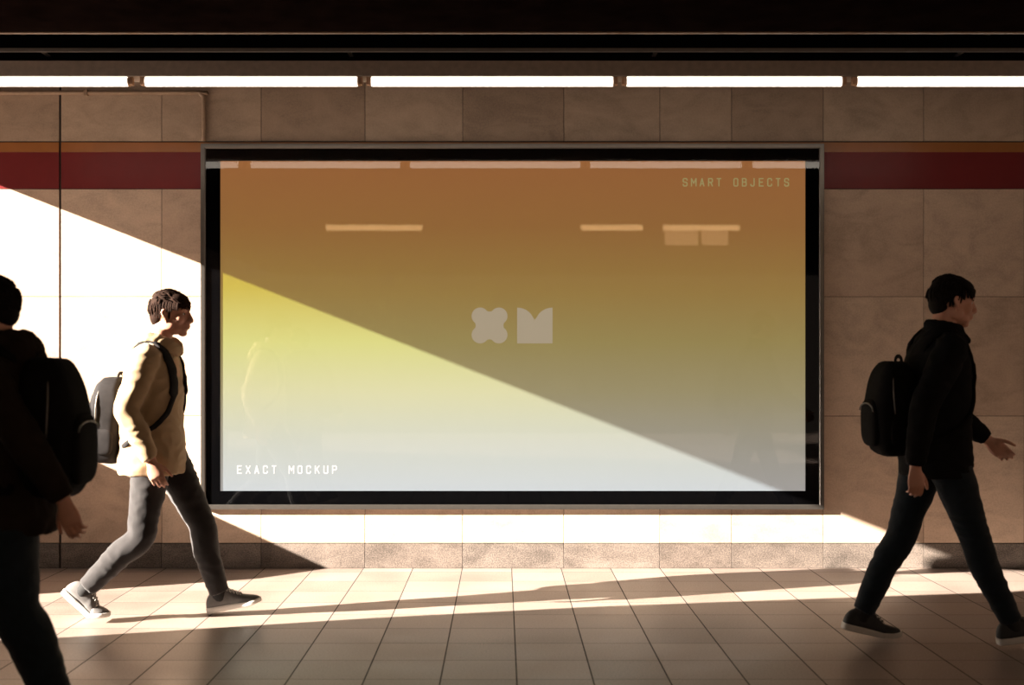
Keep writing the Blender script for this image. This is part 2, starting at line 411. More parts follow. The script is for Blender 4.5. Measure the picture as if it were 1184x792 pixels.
zs0, zs1 = CH + (420 - 285) * (2 * YG - 1.0) / F, CH + (420 - 265) * (2 * YG - 1.0) / F
e = empty('hanging_sign', ((xa + xb) / 2, 1.0, zs0)); tag(e, 'glowing orange box sign hanging near the opposite lamps, mirrored at right in the glass', 'sign')
hl = (xb - xa) / 2
bm = bmesh.new(); box(bm, -hl, hl, -.04, .035, 0, zs1 - zs0, bev=.004); obj('case', bm, M['black'], e)
bm = bmesh.new(); box(bm, -hl + .01, .02, .034, .045, .012, zs1 - zs0 - .012); box(bm, .06, hl - .01, .034, .045, .012, zs1 - zs0 - .012); obj('lit_panel', bm, M['sign_glow'], e)
bm = bmesh.new()
bm.free()
for x in (-hl * .7, hl * .7):
    bm = bmesh.new(); box(bm, x - .006, x + .006, -.006, .006, zs1 - zs0 - .005, 2.952 - zs0); obj('hanger', bm, M['greymetal'], e)

# conduit at top left
xc_ = wx(235.5, WY - .02); zc = wz(107, WY - .02); zb = wz(163, WY - .02)
r = .014; path = [(XL + .01, WY - r, zc, r), (-3, WY - r, zc, r), (xc_ - .06, WY - r, zc, r), (xc_ - .03, WY - r, zc - .004, r), (xc_ - .008, WY - r, zc - .02, r), (xc_, WY - r, zc - .05, r), (xc_, WY - r, zb, r)]
e = empty('conduit_pipe', (xc_, WY - r, zb)); tag(e, 'brown painted conduit pipe bending down to the billboard at its top left corner', 'pipe')
bm = bmesh.new(); loft(bm, [(p[0] - xc_, p[1] - WY + r - .002, p[2] - zb, r) for p in path], sub=5, n=14, ref=(0, 1, 0)); obj('pipe', bm, M['conduit'], e, smooth=True)
for x, z in ((-.75, zc - zb), (-1.9, zc - zb)):
    bm = bmesh.new(); box(bm, x - .012, x + .012, -.020, .0125, z - .02, z + .02, bev=.003); obj('clip', bm, M['conduit'], e)

# ------------------------------------------------------------------ billboard
D = .036; YP = WY - D
def bx_(px): return wx(px, YP)
def bz_(py): return wz(py, YP)
X0, X1, ZB0, ZT0 = bx_(232), bx_(953), bz_(589), bz_(166)
bb = empty('billboard', ((X0 + X1) / 2, WY, ZB0)); bxc = (X0 + X1) / 2
tag(bb, 'large backlit advertising billboard with orange to pale blue gradient in black frame on wall', 'billboard')
def L(x): return x - bxc
def Zz(z): return z - ZB0
rw = .030
bm = bmesh.new()
def ring(bm, a0, a1, c0, c1, b0, b1, d0, d1, y0, y1, bev=.002):
    box(bm, a0, a1, y0, y1, c0, b0, bev); box(bm, a0, a1, y0, y1, b1, c1, bev) if False else None
def frame_ring(x0, x1, z0, z1, t, y0, y1, prof=None):
    """mitred ring with inward width t; y relative to wall"""
    bm = bmesh.new()
    prof = prof or [(0, y1), (0, y0), (t * .35, y0 - .0), (t * .8, y0 + .001), (t, y0 + .006), (t, y1)]
    cs = []
    for (sx, sz) in ((0, 0), (1, 0), (1, 1), (0, 1)):
        c = []
        for (w, y) in prof:
            c.append(bm.verts.new(((x1 - w) if sx else (x0 + w), y, (z1 - w) if sz else (z0 + w))))
        cs.append(c)
    n = len(prof)
    for i in range(4):
        a, b = cs[i], cs[(i + 1) % 4]
        for k in range(n): bm.faces.new((a[k], b[k], b[(k + 1) % n], a[(k + 1) % n]))
    return bm
obj('frame_rim', frame_ring(L(X0), L(X1), 0, Zz(ZT0), rw, -D, .012), M['frame'], bb)
ix0, ix1, iz0, iz1 = L(bx_(254.0)), L(bx_(932)), Zz(bz_(568)), Zz(bz_(185.5))
ox0, ox1, oz0, oz1 = L(X0) + rw, L(X1) - rw, rw, Zz(ZT0) - rw
tb = ix0 - ox0
bm = bmesh.new()
prof_y0, prof_y1 = -D + .014, .010
vo = []
def rect(bm, x0, x1, z0, z1, y): return [bm.verts.new((x0, y, z0)), bm.verts.new((x1, y, z0)), bm.verts.new((x1, y, z1)), bm.verts.new((x0, y, z1))]
ro = rect(bm, ox0, ox1, oz0, oz1, prof_y0); ri = rect(bm, ix0, ix1, iz0, iz1, prof_y0)
ro2 = rect(bm, ox0, ox1, oz0, oz1, prof_y1); ri2 = rect(bm, ix0, ix1, iz0, iz1, prof_y1)
for A, B in ((ro, ri), (ri, ri2), (ri2, ro2), (ro2, ro)):
    for i in range(4): bm.faces.new((A[i], A[(i + 1) % 4], B[(i + 1) % 4], B[i]))
obj('bezel', bm, M['bezel'], bb)
bm = bmesh.new(); box(bm, ix0, ix1, -D + .019, .008, iz0, iz1)
poster = obj('poster', bm, poster_mat(iz0, iz1), bb)
bm = bmesh.new(); box(bm, ox0, ox1, -D + .004, -D + .008, oz0, oz1)
obj('glass_pane', bm, M['glass'], bb)
YT = -D + .0182   # just proud of the poster
def flat_poly(bm, pts, y, th=.0008):
    a = [bm.verts.new((x, y, z)) for x, z in pts]; b = [bm.verts.new((x, y + th, z)) for x, z in pts]
    bm.faces.new(a); bm.faces.new(b[::-1])
    for i in range(len(pts)): bm.faces.new((a[i], a[(i + 1) % len(pts)], b[(i + 1) % len(pts)], b[i]))
kp = YP / F
def P2(px, py): return (L(bx_(px)), Zz(bz_(py)))
# the two logo marks
cx, cy = 566, 376.2
logo_m = print_mat('logo_print', (.08, .075, .065), (.37, .30, .205))
bm = bmesh.new()
for q, (sx, sy) in enumerate(((1, -1), (-1, -1), (-1, 1), (1, 1))):
    flat_poly(bm, [P2(cx + 10.9 * sx + 9.9 * math.cos(2 * PI * k / 28), cy + 10.9 * sy + 9.9 * math.sin(2 * PI * k / 28)) for k in range(28)], YT - .00001 * q)
flat_poly(bm, [P2(cx + x, cy + y) for x, y in ((0, -16), (5, -17), (11, -11), (17, -5), (16, 0), (17, 5), (11, 11), (5, 17), (0, 16), (-5, 17), (-11, 11), (-17, 5), (-16, 0), (-17, -5), (-11, -11), (-5, -17))], YT - .00005)
obj('clover_logo', bm, logo_m, bb)
bm = bmesh.new(); pts = [P2(598, 397), P2(598, 355.5)]
for k in range(1, 9):
    a = PI / 2 * k / 8; pts.append(P2(598 + 19.5 * math.sin(a), 373 - 17.5 * math.cos(a)))
pts.append(P2(618.5, 377))
for k in range(8, -1, -1):
    a = PI / 2 * k / 8; pts.append(P2(639 - 19.5 * math.sin(a), 373 - 17.5 * math.cos(a)))
pts.append(P2(639, 397))
flat_poly(bm, pts, YT); bmesh.ops.triangulate(bm, faces=[f for f in bm.faces if len(f.verts) > 4])
obj('crown_logo', bm, logo_m, bb)
# lettering: bold condensed capitals from strokes on a 5 x 7 grid (x right, y up)
GL = {
 'E': [[(4, 0), (0, 0), (0, 7), (4, 7)], [(0, 3.6), (3.3, 3.6)]],
 'X': [[(0, 0), (4, 7)], [(0, 7), (4, 0)]],
 'A': [[(0, 0), (2, 7), (4, 0)], [(.9, 2), (3.1, 2)]],
 'C': [[(4, 5.2), (4, 6.2), (3.2, 7), (.8, 7), (0, 6.2), (0, .8), (.8, 0), (3.2, 0), (4, .8), (4, 1.8)]],
 'T': [[(0, 7), (4, 7)], [(2, 7), (2, 0)]],
 'M': [[(-.2, 0), (-.2, 7), (2.2, 2.6), (4.6, 7), (4.6, 0)]],
 'O': [[(.8, 0), (3.2, 0), (4, .8), (4, 6.2), (3.2, 7), (.8, 7), (0, 6.2), (0, .8), (.8, 0)]],
 'K': [[(0, 0), (0, 7)], [(4, 7), (0, 2.8)], [(1.5, 4.2), (4, 0)]],
 'U': [[(0, 7), (0, .8), (.8, 0), (3.2, 0), (4, .8), (4, 7)]],
 'P': [[(0, 0), (0, 7), (3.2, 7), (4, 6.2), (4, 4), (3.2, 3.2), (0, 3.2)]],
 'S': [[(0, 1.6), (0, .8), (.8, 0), (3.2, 0), (4, .8), (4, 2.6), (3.2, 3.4), (.8, 3.7), (0, 4.5), (0, 6.2), (.8, 7), (3.2, 7), (4, 6.2), (4, 5.4)]],
 'R': [[(0, 0), (0, 7), (3.2, 7), (4, 6.2), (4, 4.3), (3.2, 3.5), (0, 3.5)], [(2.2, 3.5), (4, 0)]],
 'B': [[(0, 0), (0, 7), (3, 7), (3.8, 6.3), (3.8, 4.4), (3, 3.7), (0, 3.7)], [(3, 3.7), (4, 3), (4, .8), (3.2, 0), (0, 0)]],
 'J': [[(0, 1.6), (0, .8), (.8, 0), (2.6, 0), (3.4, .8), (3.4, 7)]],
}
LW = .9
def lettering(name, text, x0, x1, y_top, y_bot, m, th):
    n = len(text); H = (y_bot - y_top); sz = H / 7.0
    adv = (x1 - x0 - 4 * sz * LW) / (n - 1)
    for i, ch in enumerate(text):
        if ch == ' ': continue
        bm = bmesh.new(); yy = YT; ox = x0 + i * adv
        for st in GL[ch]:
            pp = [(ox + x * sz * LW, y_bot - y * sz) for x, y in st]
            for (a, b) in zip(pp, pp[1:]):
                d = Vector((b[0] - a[0], b[1] - a[1])); d.normalize(); nn = Vector((-d.y, d.x)) * th / 2; e_ = d * th * .35
                yy -= .000003
                q = [(a[0] - e_.x + nn.x, a[1] - e_.y + nn.y), (b[0] + e_.x + nn.x, b[1] + e_.y + nn.y), (b[0] + e_.x - nn.x, b[1] + e_.y - nn.y), (a[0] - e_.x - nn.x, a[1] - e_.y - nn.y)]
                flat_poly(bm, [P2(*c) for c in q], yy)
        obj(name, bm, m, bb)
lettering('letter', 'EXACT MOCKUP', 274, 388.5, 539, 547.5, print_mat('white_print', (.22, .22, .22), (.50, .51, .51)), 1.4)
lettering('letter', 'SMART OBJECTS', 790.5, 912.5, 206, 214.5, print_mat('sage_print', (.06, .065, .025), (.30, .245, .10)), 1.4)

# ------------------------------------------------------------------ people
def V(*a): return Vector(a)
def rotY(a): return Matrix.Rotation(a, 3, 'Y')
def rotZ(a): return Matrix.Rotation(a, 3, 'Z')
def lerp(a, b, t): return a + (b - a) * t

def hand(bm, wrist, d, palm, thumb, curl=0.45, s=1.0):
    """d: wrist to knuckles, palm: normal the palm faces, thumb: side of the thumb"""
    d = d.normalized(); thumb = (thumb - d * thumb.dot(d)).normalized(); palm = d.cross(thumb)
    palm = palm if palm.dot(d.cross(thumb)) > 0 else -palm
    return d, thumb
def add_hand(bm, wrist, d, thumb, palm_hint, curl=0.45, s=1.0):
    d = d.normalized(); th = (thumb - d * thumb.dot(d)).normalized(); pn = d.cross(th).normalized()
    if pn.dot(palm_hint) < 0: pn = -pn
    W = wrist
    # palm
    P = []
    for (t, ra, rb) in ((-.02, .021, .027), (.012, .019, .030), (.045, .0165, .040), (.075, .015, .042), (.092, .0125, .040)):
        c = W + d * t * s; P.append((c.x, c.y, c.z, ra * s, rb * s))
    loft(bm, P, n=18, sub=4, ref=th)
    ell(bm, W + (d * .045 + th * .020 + pn * .008) * s, (.020 * s,) * 3, sub=2)   # thumb mound
    for i, (off, ln, r) in enumerate(((.030, .070, .0088), (.0105, .079, .0092), (-.010, .073, .0088), (-.029, .057, .0078))):
        c = W + (d * (.088 - abs(off) * .12) + th * off) * s; dir_ = (d + th * off * 1.6).normalized(); ang = curl * (.75 + .12 * i)
        pts = [(c.x, c.y, c.z, r * s)]
        for seg, k in ((.46, 1.0), (.30, 1.15), (.24, .8)):
            ax = dir_.cross(pn).normalized()
            dir_ = (Matrix.Rotation(ang * k, 3, ax) @ dir_).normalized()
            c = c + dir_ * ln * seg * s; r2 = r * (1 - .1 * (len(pts)))
            pts.append((c.x, c.y, c.z, r2 * s))
        capsule(bm, pts, n=10, sub=3)
    c = W + (d * .030 + th * .028 + pn * .006) * s; dir_ = (d * .75 + th * .62 + pn * .30).normalized()
    pts = [(c.x, c.y, c.z, .0125 * s)]
    for seg, k in ((.036, .0), (.030, .35), (.024, .3)):
        dir_ = (dir_ + d * k * .8 + pn * k * .25 - th * k * .35).normalized(); c = c + dir_ * seg * s
        pts.append((c.x, c.y, c.z, (.0118 - .0013 * len(pts)) * s))
    capsule(bm, pts, n=10, sub=3)

def add_head(bm, tf):
    E = lambda c, r, sub=3, rot=None: ell(bm, c, r, rot=rot, tf=tf, sub=sub)
    E((-.016, 0, .024), (.094, .074, .088)); E((.008, 0, .034), (.080, .070, .074))
    E((.026, 0, -.020), (.062, .060, .078)); E((.030, 0, -.066), (.054, .050, .036), rot=rotY(-.15))
    E((.066, 0, -.094), (.022, .024, .017)); E((.062, 0, -.075), (.026, .032, .022))
    for s in (-1, 1):
        E((.050, s * .036, -.022), (.032, .026, .030)); E((.070, s * .028, .026), (.018, .026, .010))
        E((.068, s * .033, .006), (.011, .014, .010)); E((.004, s * .056, -.052), (.034, .010, .030))
        # ear: rim, lobe and the hollow left between
        capsule(bm, [(-.002, s * .070, -.034, .006), (-.004, s * .077, -.022, .006), (-.018, s * .083, -.004, .0055), (-.020, s * .084, .014, .0055), (-.008, s * .080, .023, .005), (.003, s * .074, .014, .005)], n=8, sub=3, tf=tf)
        E((-.006, s * .074, -.002), (.013, .006, .022), 2)
        E((.100, s * .010, -.032), (.010, .0085, .0075), 2)
    E((.074, 0, .030), (.018, .040, .020)); E((.078, 0, -.046), (.020, .030, .022))
    loft(bm, [(.084, 0, .022, .010, .010), (.094, 0, .002, .011, .009), (.106, 0, -.020, .012, .010), (.109, 0, -.029, .0105, .0115), (.098, 0, -.037, .008, .010)], n=12, sub=3, tf=tf)
    E((.110, 0, -.0265), (.009, .010, .008), 2)
    E((.094, 0, -.056), (.010, .021, .0055), 2); E((.091, 0, -.066), (.0105, .019, .0065), 2)

def wr(amp, fs=(6, 6, 10), seed=0.0, ridge=.6):
    def f(co):
        p = Vector((co.x * fs[0] + seed, co.y * fs[1] - seed, co.z * fs[2] + seed * .5))
        q = p + 0.6 * noise.noise_vector(p * .6)
        a = noise.noise(q); b = 1 - abs(noise.noise(q * 1.9)) * 2
        return amp * (a * (1 - ridge) + (b - .4) * ridge)
    return f

def shoe(parent, name_m, sole_m, lace_m, ankle, pitch, yaw=0.0, bend=0.0, label=None, s=1.0):
    """ankle: joint position; its height over a flat sole is .085. pitch > 0 lifts the toe; bend flattens the toes back to the ground"""
    R = rotZ(yaw)
    def tf(p):
        x, y, z = p.x * s, p.y * s, p.z * s
        # toes hinge at the ball
        if bend:
            xb = .105
            if x > xb:
                t = min(1, (x - xb) / .02); a = bend * t
                dx, dz = x - xb, z; x = xb + dx * math.cos(a) - dz * math.sin(a); z = dx * math.sin(a) + dz * math.cos(a)
        z -= .085
        c, s_ = math.cos(pitch), math.sin(pitch)
        x, z = x * c - z * s_, x * s_ + z * c
        return R @ Vector((x, y, z)) + ankle
    st = [(-.078, .012, .050), (-.073, .026, .066), (-.060, .034, .088), (-.035, .0375, .106), (-.005, .0385, .113), (.025, .0395, .110), (.055, .042, .097),
          (.085, .0455, .079), (.115, .0485, .064), (.145, .0490, .054), (.170, .0440, .047), (.188, .034, .041), (.199, .020, .034), (.204, .008, .028)]
    Q = crom(st, 3); n = 22
    bm = bmesh.new(); rings = []
    for (x, w, h) in Q:
        rg = []
        yc = .006 * math.sin(max(0, x) / .2 * PI)   # slight swing of the last
        for k in range(n):
            a = 2 * PI * k / n; c, s_ = math.cos(a), math.sin(a)
            zz = .016 if s_ < 0 else .016 + (h - .016) * (s_ ** .8)
            wid = w * (math.copysign(abs(c) ** .75, c)); wid *= (1 - .25 * max(0, s_) * (1 if x < .06 else .3))
            rg.append(bm.verts.new(tf(Vector((x, yc + wid, zz)))))
        rings.append(rg)
    for a, b in zip(rings, rings[1:]):
        for k in range(n): bm.faces.new((a[k], a[(k + 1) % n], b[(k + 1) % n], b[k]))
    bm.faces.new(rings[0][::-1]); bm.faces.new(rings[-1])
    up = obj('shoe', bm, name_m, parent, smooth=True)
    if label: up['label'] = label
    bm = bmesh.new(); rings = []
    for (x, w, h) in Q:
        yc = .006 * math.sin(max(0, x) / .2 * PI); w2 = w + .0045; x2 = x * 1.018
        th = .030 - .008 * max(0, x) / .2; toe = max(0, x - .15) * .16
        prof = [(-w2 + .004, 0 + toe), (-w2, .005 + toe), (-w2 - .001, th * .7 + toe), (-w2 + .002, th + toe), (w2 - .002, th + toe), (w2 + .001, th * .7 + toe), (w2, .005 + toe), (w2 - .004, 0 + toe)]
        rings.append([bm.verts.new(tf(Vector((x2, yc + a, b)))) for a, b in prof])
    for a, b in zip(rings, rings[1:]):
        for k in range(8): bm.faces.new((a[k], a[(k + 1) % 8], b[(k + 1) % 8], b[k]))
    bm.faces.new(rings[0][::-1]); bm.faces.new(rings[-1])
    obj('sole', bm, sole_m, up, smooth=False)
    bm = bmesh.new()
    for i in range(5):
        x = .030 + i * .017; h = .114 - i * .0095; w = .018
        for sg in (-1, 1):
            capsule(bm, [(x, -sg * w, h - .008, .0022), (x + .007, 0, h + .003, .0022), (x + .013, sg * w, h - .012, .0022)], n=6, sub=2, tf=tf)
    for sg in (-1, 1):   # bow loops
        capsule(bm, [(.026, 0, .115, .002), (.022, sg * .018, .128, .002), (.030, sg * .034, .116, .002), (.030, sg * .010, .112, .002)], n=6, sub=3, tf=tf)
    obj('laces', bm, lace_m, up, smooth=True)

def make_hair(parent, m, tf, seed, back=.0, volume=1.0, fringe=True):
    rnd = random.Random(seed)
    bm = bmesh.new()
    v = volume
    ell(bm, (-.020, 0, .034), (.098 * v, .079 * v, .092 * v), tf=tf, sub=4)
    ell(bm, (.018, 0, .066), (.074, .066, .052), tf=tf, sub=3)
    ell(bm, (-.058, 0, -.012), (.050, .062, .060), tf=tf, sub=3)
    # face cut is left open by keeping the cap behind the ears; locks over the shell
    for i in range(260):
        a = rnd.uniform(-PI, PI); e = rnd.uniform(-.35, 1.45)
        cx_, cz_ = -.020, .034
        d = Vector((math.cos(a) * math.cos(e), math.sin(a) * math.cos(e), math.sin(e)))
        if d.x > .45 and e < .62: continue
        if abs(a) < 1.75 and e < .12 and not (abs(a) > 1.2 and e > -.25): continue
        p = Vector((cx_ + d.x * .096 * v, d.y * .077 * v, cz_ + d.z * .092 * v))
        # flow forward on the crown, down at sides and back
        flow = Vector((.75 if d.z > .45 else -.15, 0, -.15 if d.z > .45 else -1.0)) + Vector((rnd.uniform(-.3, .3), rnd.uniform(-.5, .5), rnd.uniform(-.25, .25)))
        flow = (flow - d * flow.dot(d)).normalized()
        ln = rnd.uniform(.028, .05); r = rnd.uniform(.005, .0085)
        q1 = p + flow * ln * .5 + d * .002; q2 = p + flow * ln * rnd.uniform(.8, 1.15) + d * rnd.uniform(-.006, .004)
        loft(bm, [(p.x, p.y, p.z, r), (q1.x, q1.y, q1.z, r * .85), (q2.x, q2.y, q2.z, r * .15)], n=6, sub=3, tf=tf)
    if fringe:
        for i in range(46):
            y = -.062 + .124 * i / 45 + rnd.uniform(-.004, .004); yy = abs(y) / .062
            x0 = .050 - .030 * yy * yy; z0 = .098 - .018 * yy * yy
            z1 = .034 + rnd.uniform(-.014, .020) - .012 * yy; x1 = .088 - .030 * yy * yy
            r = rnd.uniform(.005, .0075)
            loft(bm, [(x0, y, z0, r), (x1 - .010, y * 1.05, z0 - .022, r), (x1 + .004, y * 1.08, (z0 + z1) / 2 - .008, r * .8), (x1 + .003, y * 1.1 + rnd.uniform(-.006, .006), z1, r * .2)], n=6, sub=3, tf=tf)
    for s in (-1, 1):   # side locks in front of and above the ear
        for i in range(14):
            x = -.045 + .008 * i + rnd.uniform(-.003, .003); r = .0055
            z1 = .010 if x > -.02 else -.030
            if x > .03: z1 = .020
            loft(bm, [(x, s * .070, .060, r), (x, s * .078, .035, r), (x + .002, s * .076, z1, r * .4)], n=6, sub=3, tf=tf)
    return obj('hair', bm, m, parent, smooth=True)

def make_person(spec):
    e = empty('person', spec['loc'], spec.get('rz', 0)); tag(e, spec['label'], 'person')
    J = spec
    # ---- one continuous body
    bm = bmesh.new()
    loft(bm, [(x, 0, z, ra, rb) for x, z, ra, rb in J['torso']], n=28, sub=5)
    hc = V(*J['head']); Rh = rotZ(J.get('head_yaw', 0)) @ rotY(J.get('head_pitch', 0)); hs = J.get('head_scale', 1.0)
    htf = lambda p: Rh @ (Vector(p) * hs) + hc
    nb = J['neck']; nt_ = htf(V(-.025, 0, -.03))
    loft(bm, [(nb[0] - .01, 0, nb[1] - .06, .070, .085), (nb[0], 0, nb[1], .058, .060), (lerp(nb[0], nt_.x, .6), nt_.y * .6, lerp(nb[1], nt_.z, .6), .054, .053), (nt_.x, nt_.y, nt_.z, .055, .052)], n=22, sub=4)
    add_head(bm, htf)
    for side in ('arm_near', 'arm_far'):
        a = J[side]; S, El, W = V(*a['s']), V(*a['e']), V(*a['w'])
        ell(bm, S, (.055, .055, .055), sub=3)
        m1, m2 = S.lerp(El, .45), El.lerp(W, .35)
        loft(bm, [(*S, .052), (*m1, .046), (*El, .038), (*m2, .040), (*W, .0265, .0265)], n=16, sub=4)
        add_hand(bm, W + (V(*a['hd'])).normalized() * .012, V(*a['hd']), V(*a['th']), V(*a['pn']), a.get('curl', .45), J.get('hand_scale', .95))
    for side in ('leg_near', 'leg_far'):
        l = J[side]; H, K, A = V(*l['h']), V(*l['k']), V(*l['a'])
        calf = K.lerp(A, .33) + V(-.012, 0, 0)
        loft(bm, [(*(H + V(0, 0, .04)), .080), (*H.lerp(K, .4), .075), (*K, .052), (*calf, .052), (*K.lerp(A, .75), .036), (*A, .034)], n=18, sub=4)
        t = l['pitch']; fd = V(math.cos(l.get('yaw', 0)) * math.cos(t), math.sin(l.get('yaw', 0)), math.sin(t))
        up_ = V(-math.sin(t), 0, math.cos(t))
        loft(bm, [(*A, .032, .030), (*(A + fd * .03 - up_ * .030), .024, .026), (*(A + fd * .085 - up_ * .052), .014, .026)], n=14, sub=3)
    remesh('body', bm, M['skin'], e, .0052, 3, .45)
    # eyes, brows
    for s in (-1, 1):
        bm = bmesh.new(); ell(bm, (.0725, s * .031, .005), (.0095, .0115, .0075), tf=htf, sub=3); eo = obj('eye', bm, M['eye'], e, smooth=True)
        bm = bmesh.new(); ell(bm, (.0795, s * .031, .005), (.0035, .0055, .0055), tf=htf, sub=2); obj('iris', bm, M['iris'], eo, smooth=True)
        bm = bmesh.new(); capsule(bm, [(.087, s * .014, .027, .003), (.085, s * .030, .033, .0036), (.074, s * .047, .028, .002)], n=8, sub=4, tf=htf); obj('eyebrow', bm, J['hairm'], e, smooth=True)
    make_hair(e, J['hairm'], htf, J['seed'], volume=.965)
    # ---- jacket
    bm = bmesh.new()
    loft(bm, [(x, 0, z, ra, rb) for x, z, ra, rb in J['jacket']], n=32, sub=5, power=2.3)
    for side in ('arm_near', 'arm_far'):
        a = J[side]; S, El, W = V(*a['s']), V(*a['e']), V(*a['w']); sl = J.get('sleeve', 1.0)
        m0, m1, m2 = S.lerp(El, .25), S.lerp(El, .65), El.lerp(W, .5)
        ell(bm, S + V(0, 0, -.01), (.078 * sl, .068 * sl, .072 * sl), sub=3)
        loft(bm, [(*(S + (V(J['jacket'][-2][0], 0, S.z) - S) * .5), .075), (*S, .074 * sl), (*m0, .074 * sl), (*m1, .067 * sl), (*El, .062 * sl), (*m2, .056 * sl), (*El.lerp(W, .88), .046 * sl), (*El.lerp(W, .95), .041 * sl), (*W, .040 * sl)], n=22, sub=4)
    jk = remesh('jacket', bm, J['jm'], e, .0085, 3, .5, wrinkle=wr(J.get('wr', .010), (6, 6, 10), J['seed'] * 3.1))
    # collar / hood
    bm = bmesh.new(); cx_, cz_ = J['neck'][0] + .004, J['neck'][1]
    if J.get('hood'):
        k = J['hood']
        pts = [(cx_ + .085, 0, cz_ - .055), (cx_ + .07, .055, cz_ - .030), (cx_ + .01, .092, cz_ + .002), (cx_ - .065, .080, cz_ + .012), (cx_ - .105, .0, cz_ + .008), (cx_ - .065, -.080, cz_ + .012), (cx_ + .01, -.092, cz_ + .002), (cx_ + .07, -.055, cz_ - .030), (cx_ + .085, 0, cz_ - .055)]
        loft(bm, [(*p, .030 * k, .034 * k) for p in pts], n=14, sub=4, ref=(0, 0, 1))
        ell(bm, (cx_ - .095, 0, cz_ - .030), (.062 * k, .105 * k, .060 * k), sub=3)
        ell(bm, (cx_ - .125, 0, cz_ - .060), (.045 * k, .075 * k, .055 * k), sub=3)
        remesh('hood', bm, J['jm'], jk, .008, 3, .5, wrinkle=wr(.010, (14, 14, 14), J['seed']))
    else:
        pts = [(cx_ + .075, 0, cz_ - .030), (cx_ + .055, .060, cz_ - .012), (cx_ - .01, .078, cz_ + .006), (cx_ - .075, .0, cz_ + .018), (cx_ - .01, -.078, cz_ + .006), (cx_ + .055, -.060, cz_ - .012), (cx_ + .075, 0, cz_ - .030)]
        loft(bm, [(*p, .016, .034) for p in pts], n=14, sub=5, ref=(0, 0, 1))
        capsule(bm, [(cx_ + .06, -.05, cz_ - .02, .020), (cx_ + .10, -.030, cz_ - .050, .016)], n=12); capsule(bm, [(cx_ + .06, .05, cz_ - .02, .020), (cx_ + .10, .030, cz_ - .050, .016)], n=12)
        remesh('collar', bm, J['jm'], jk, .006, 3, .5, wrinkle=wr(.005, (14, 14, 14), J['seed']))
    # ---- trousers
    bm = bmesh.new(); hz = J['leg_near']['h'][2]; hx = J['leg_near']['h'][0]
    loft(bm, [(hx - .005, 0, hz - .09, .085, .12), (hx - .005, 0, hz - .03, .118, .165), (hx - .005, 0, hz + .08, .118, .165), (hx, 0, hz + .16, .10, .145)], n=26, sub=4)
    for side in ('leg_near', 'leg_far'):
        l = J[side]; H, K, A = V(*l['h']), V(*l['k']), V(*l['a']); w_ = J.get('leg_w', 1.0)
        seat = H + V(-.018, 0, -.01)
        hem = A.lerp(K, l.get('hem', .06))
        loft(bm, [(*(seat + V(0, 0, .04)), .098 * w_, .092), (*H.lerp(K, .35), .092 * w_), (*H.lerp(K, .75), .076 * w_), (*K, .070 * w_), (*(K.lerp(A, .3) + V(-.012, 0, 0)), .068 * w_), (*(K.lerp(A, .7) + V(-.005, 0, 0)), .058 * w_), (*hem, .052 * w_)], n=22, sub=5)
    remesh('trousers', bm, J['tm'], e, .008, 3, .5, wrinkle=wr(.0055, (6, 6, 9), J['seed'] * 1.7, .75))
    for side in ('leg_near', 'leg_far'):
        l = J[side]
        bm = bmesh.new(); A, K = V(*l['a']), V(*l['k']); t = l['pitch']; up_ = V(-math.sin(t), 0, math.cos(t)); loft(bm, [(*A.lerp(K, .22), .040, .040), (*A.lerp(K, .08), .040, .039), (*(A - up_ * .01), .041, .038), (*(A - up_ * .04 + V(.01, 0, 0)), .036, .033)], n=16, sub=3)
        obj('sock', bm, M['sock'], e, smooth=True)
        shoe(e, J['shoe'], M['sole'], J['lace'], V(*l['a']), l['pitch'], l.get('yaw', 0), l.get('bend', 0))
    return e, jk

def super_ell(bm, c, r, e1=.45, e2=.45, n=36, shape=None):
    def sp(v, e): return math.copysign(abs(v) ** e, v)
    rings = []
    for i in range(1, n // 2):
        ph = -PI / 2 + PI * i / (n // 2); rg = []
        for k in range(n):
            th = 2 * PI * k / n
            p = Vector((r[0] * sp(math.cos(ph), e1) * sp(math.cos(th), e2), r[1] * sp(math.cos(ph), e1) * sp(math.sin(th), e2), r[2] * sp(math.sin(ph), e1)))
            if shape: p = shape(p)
            rg.append(bm.verts.new(p + Vector(c)))
        rings.append(rg)
    for a, b in zip(rings, rings[1:]):
        for k in range(n): bm.faces.new((a[k], a[(k + 1) % n], b[(k + 1) % n], b[k]))
    bm.faces.new(rings[0][::-1]); bm.faces.new(rings[-1])

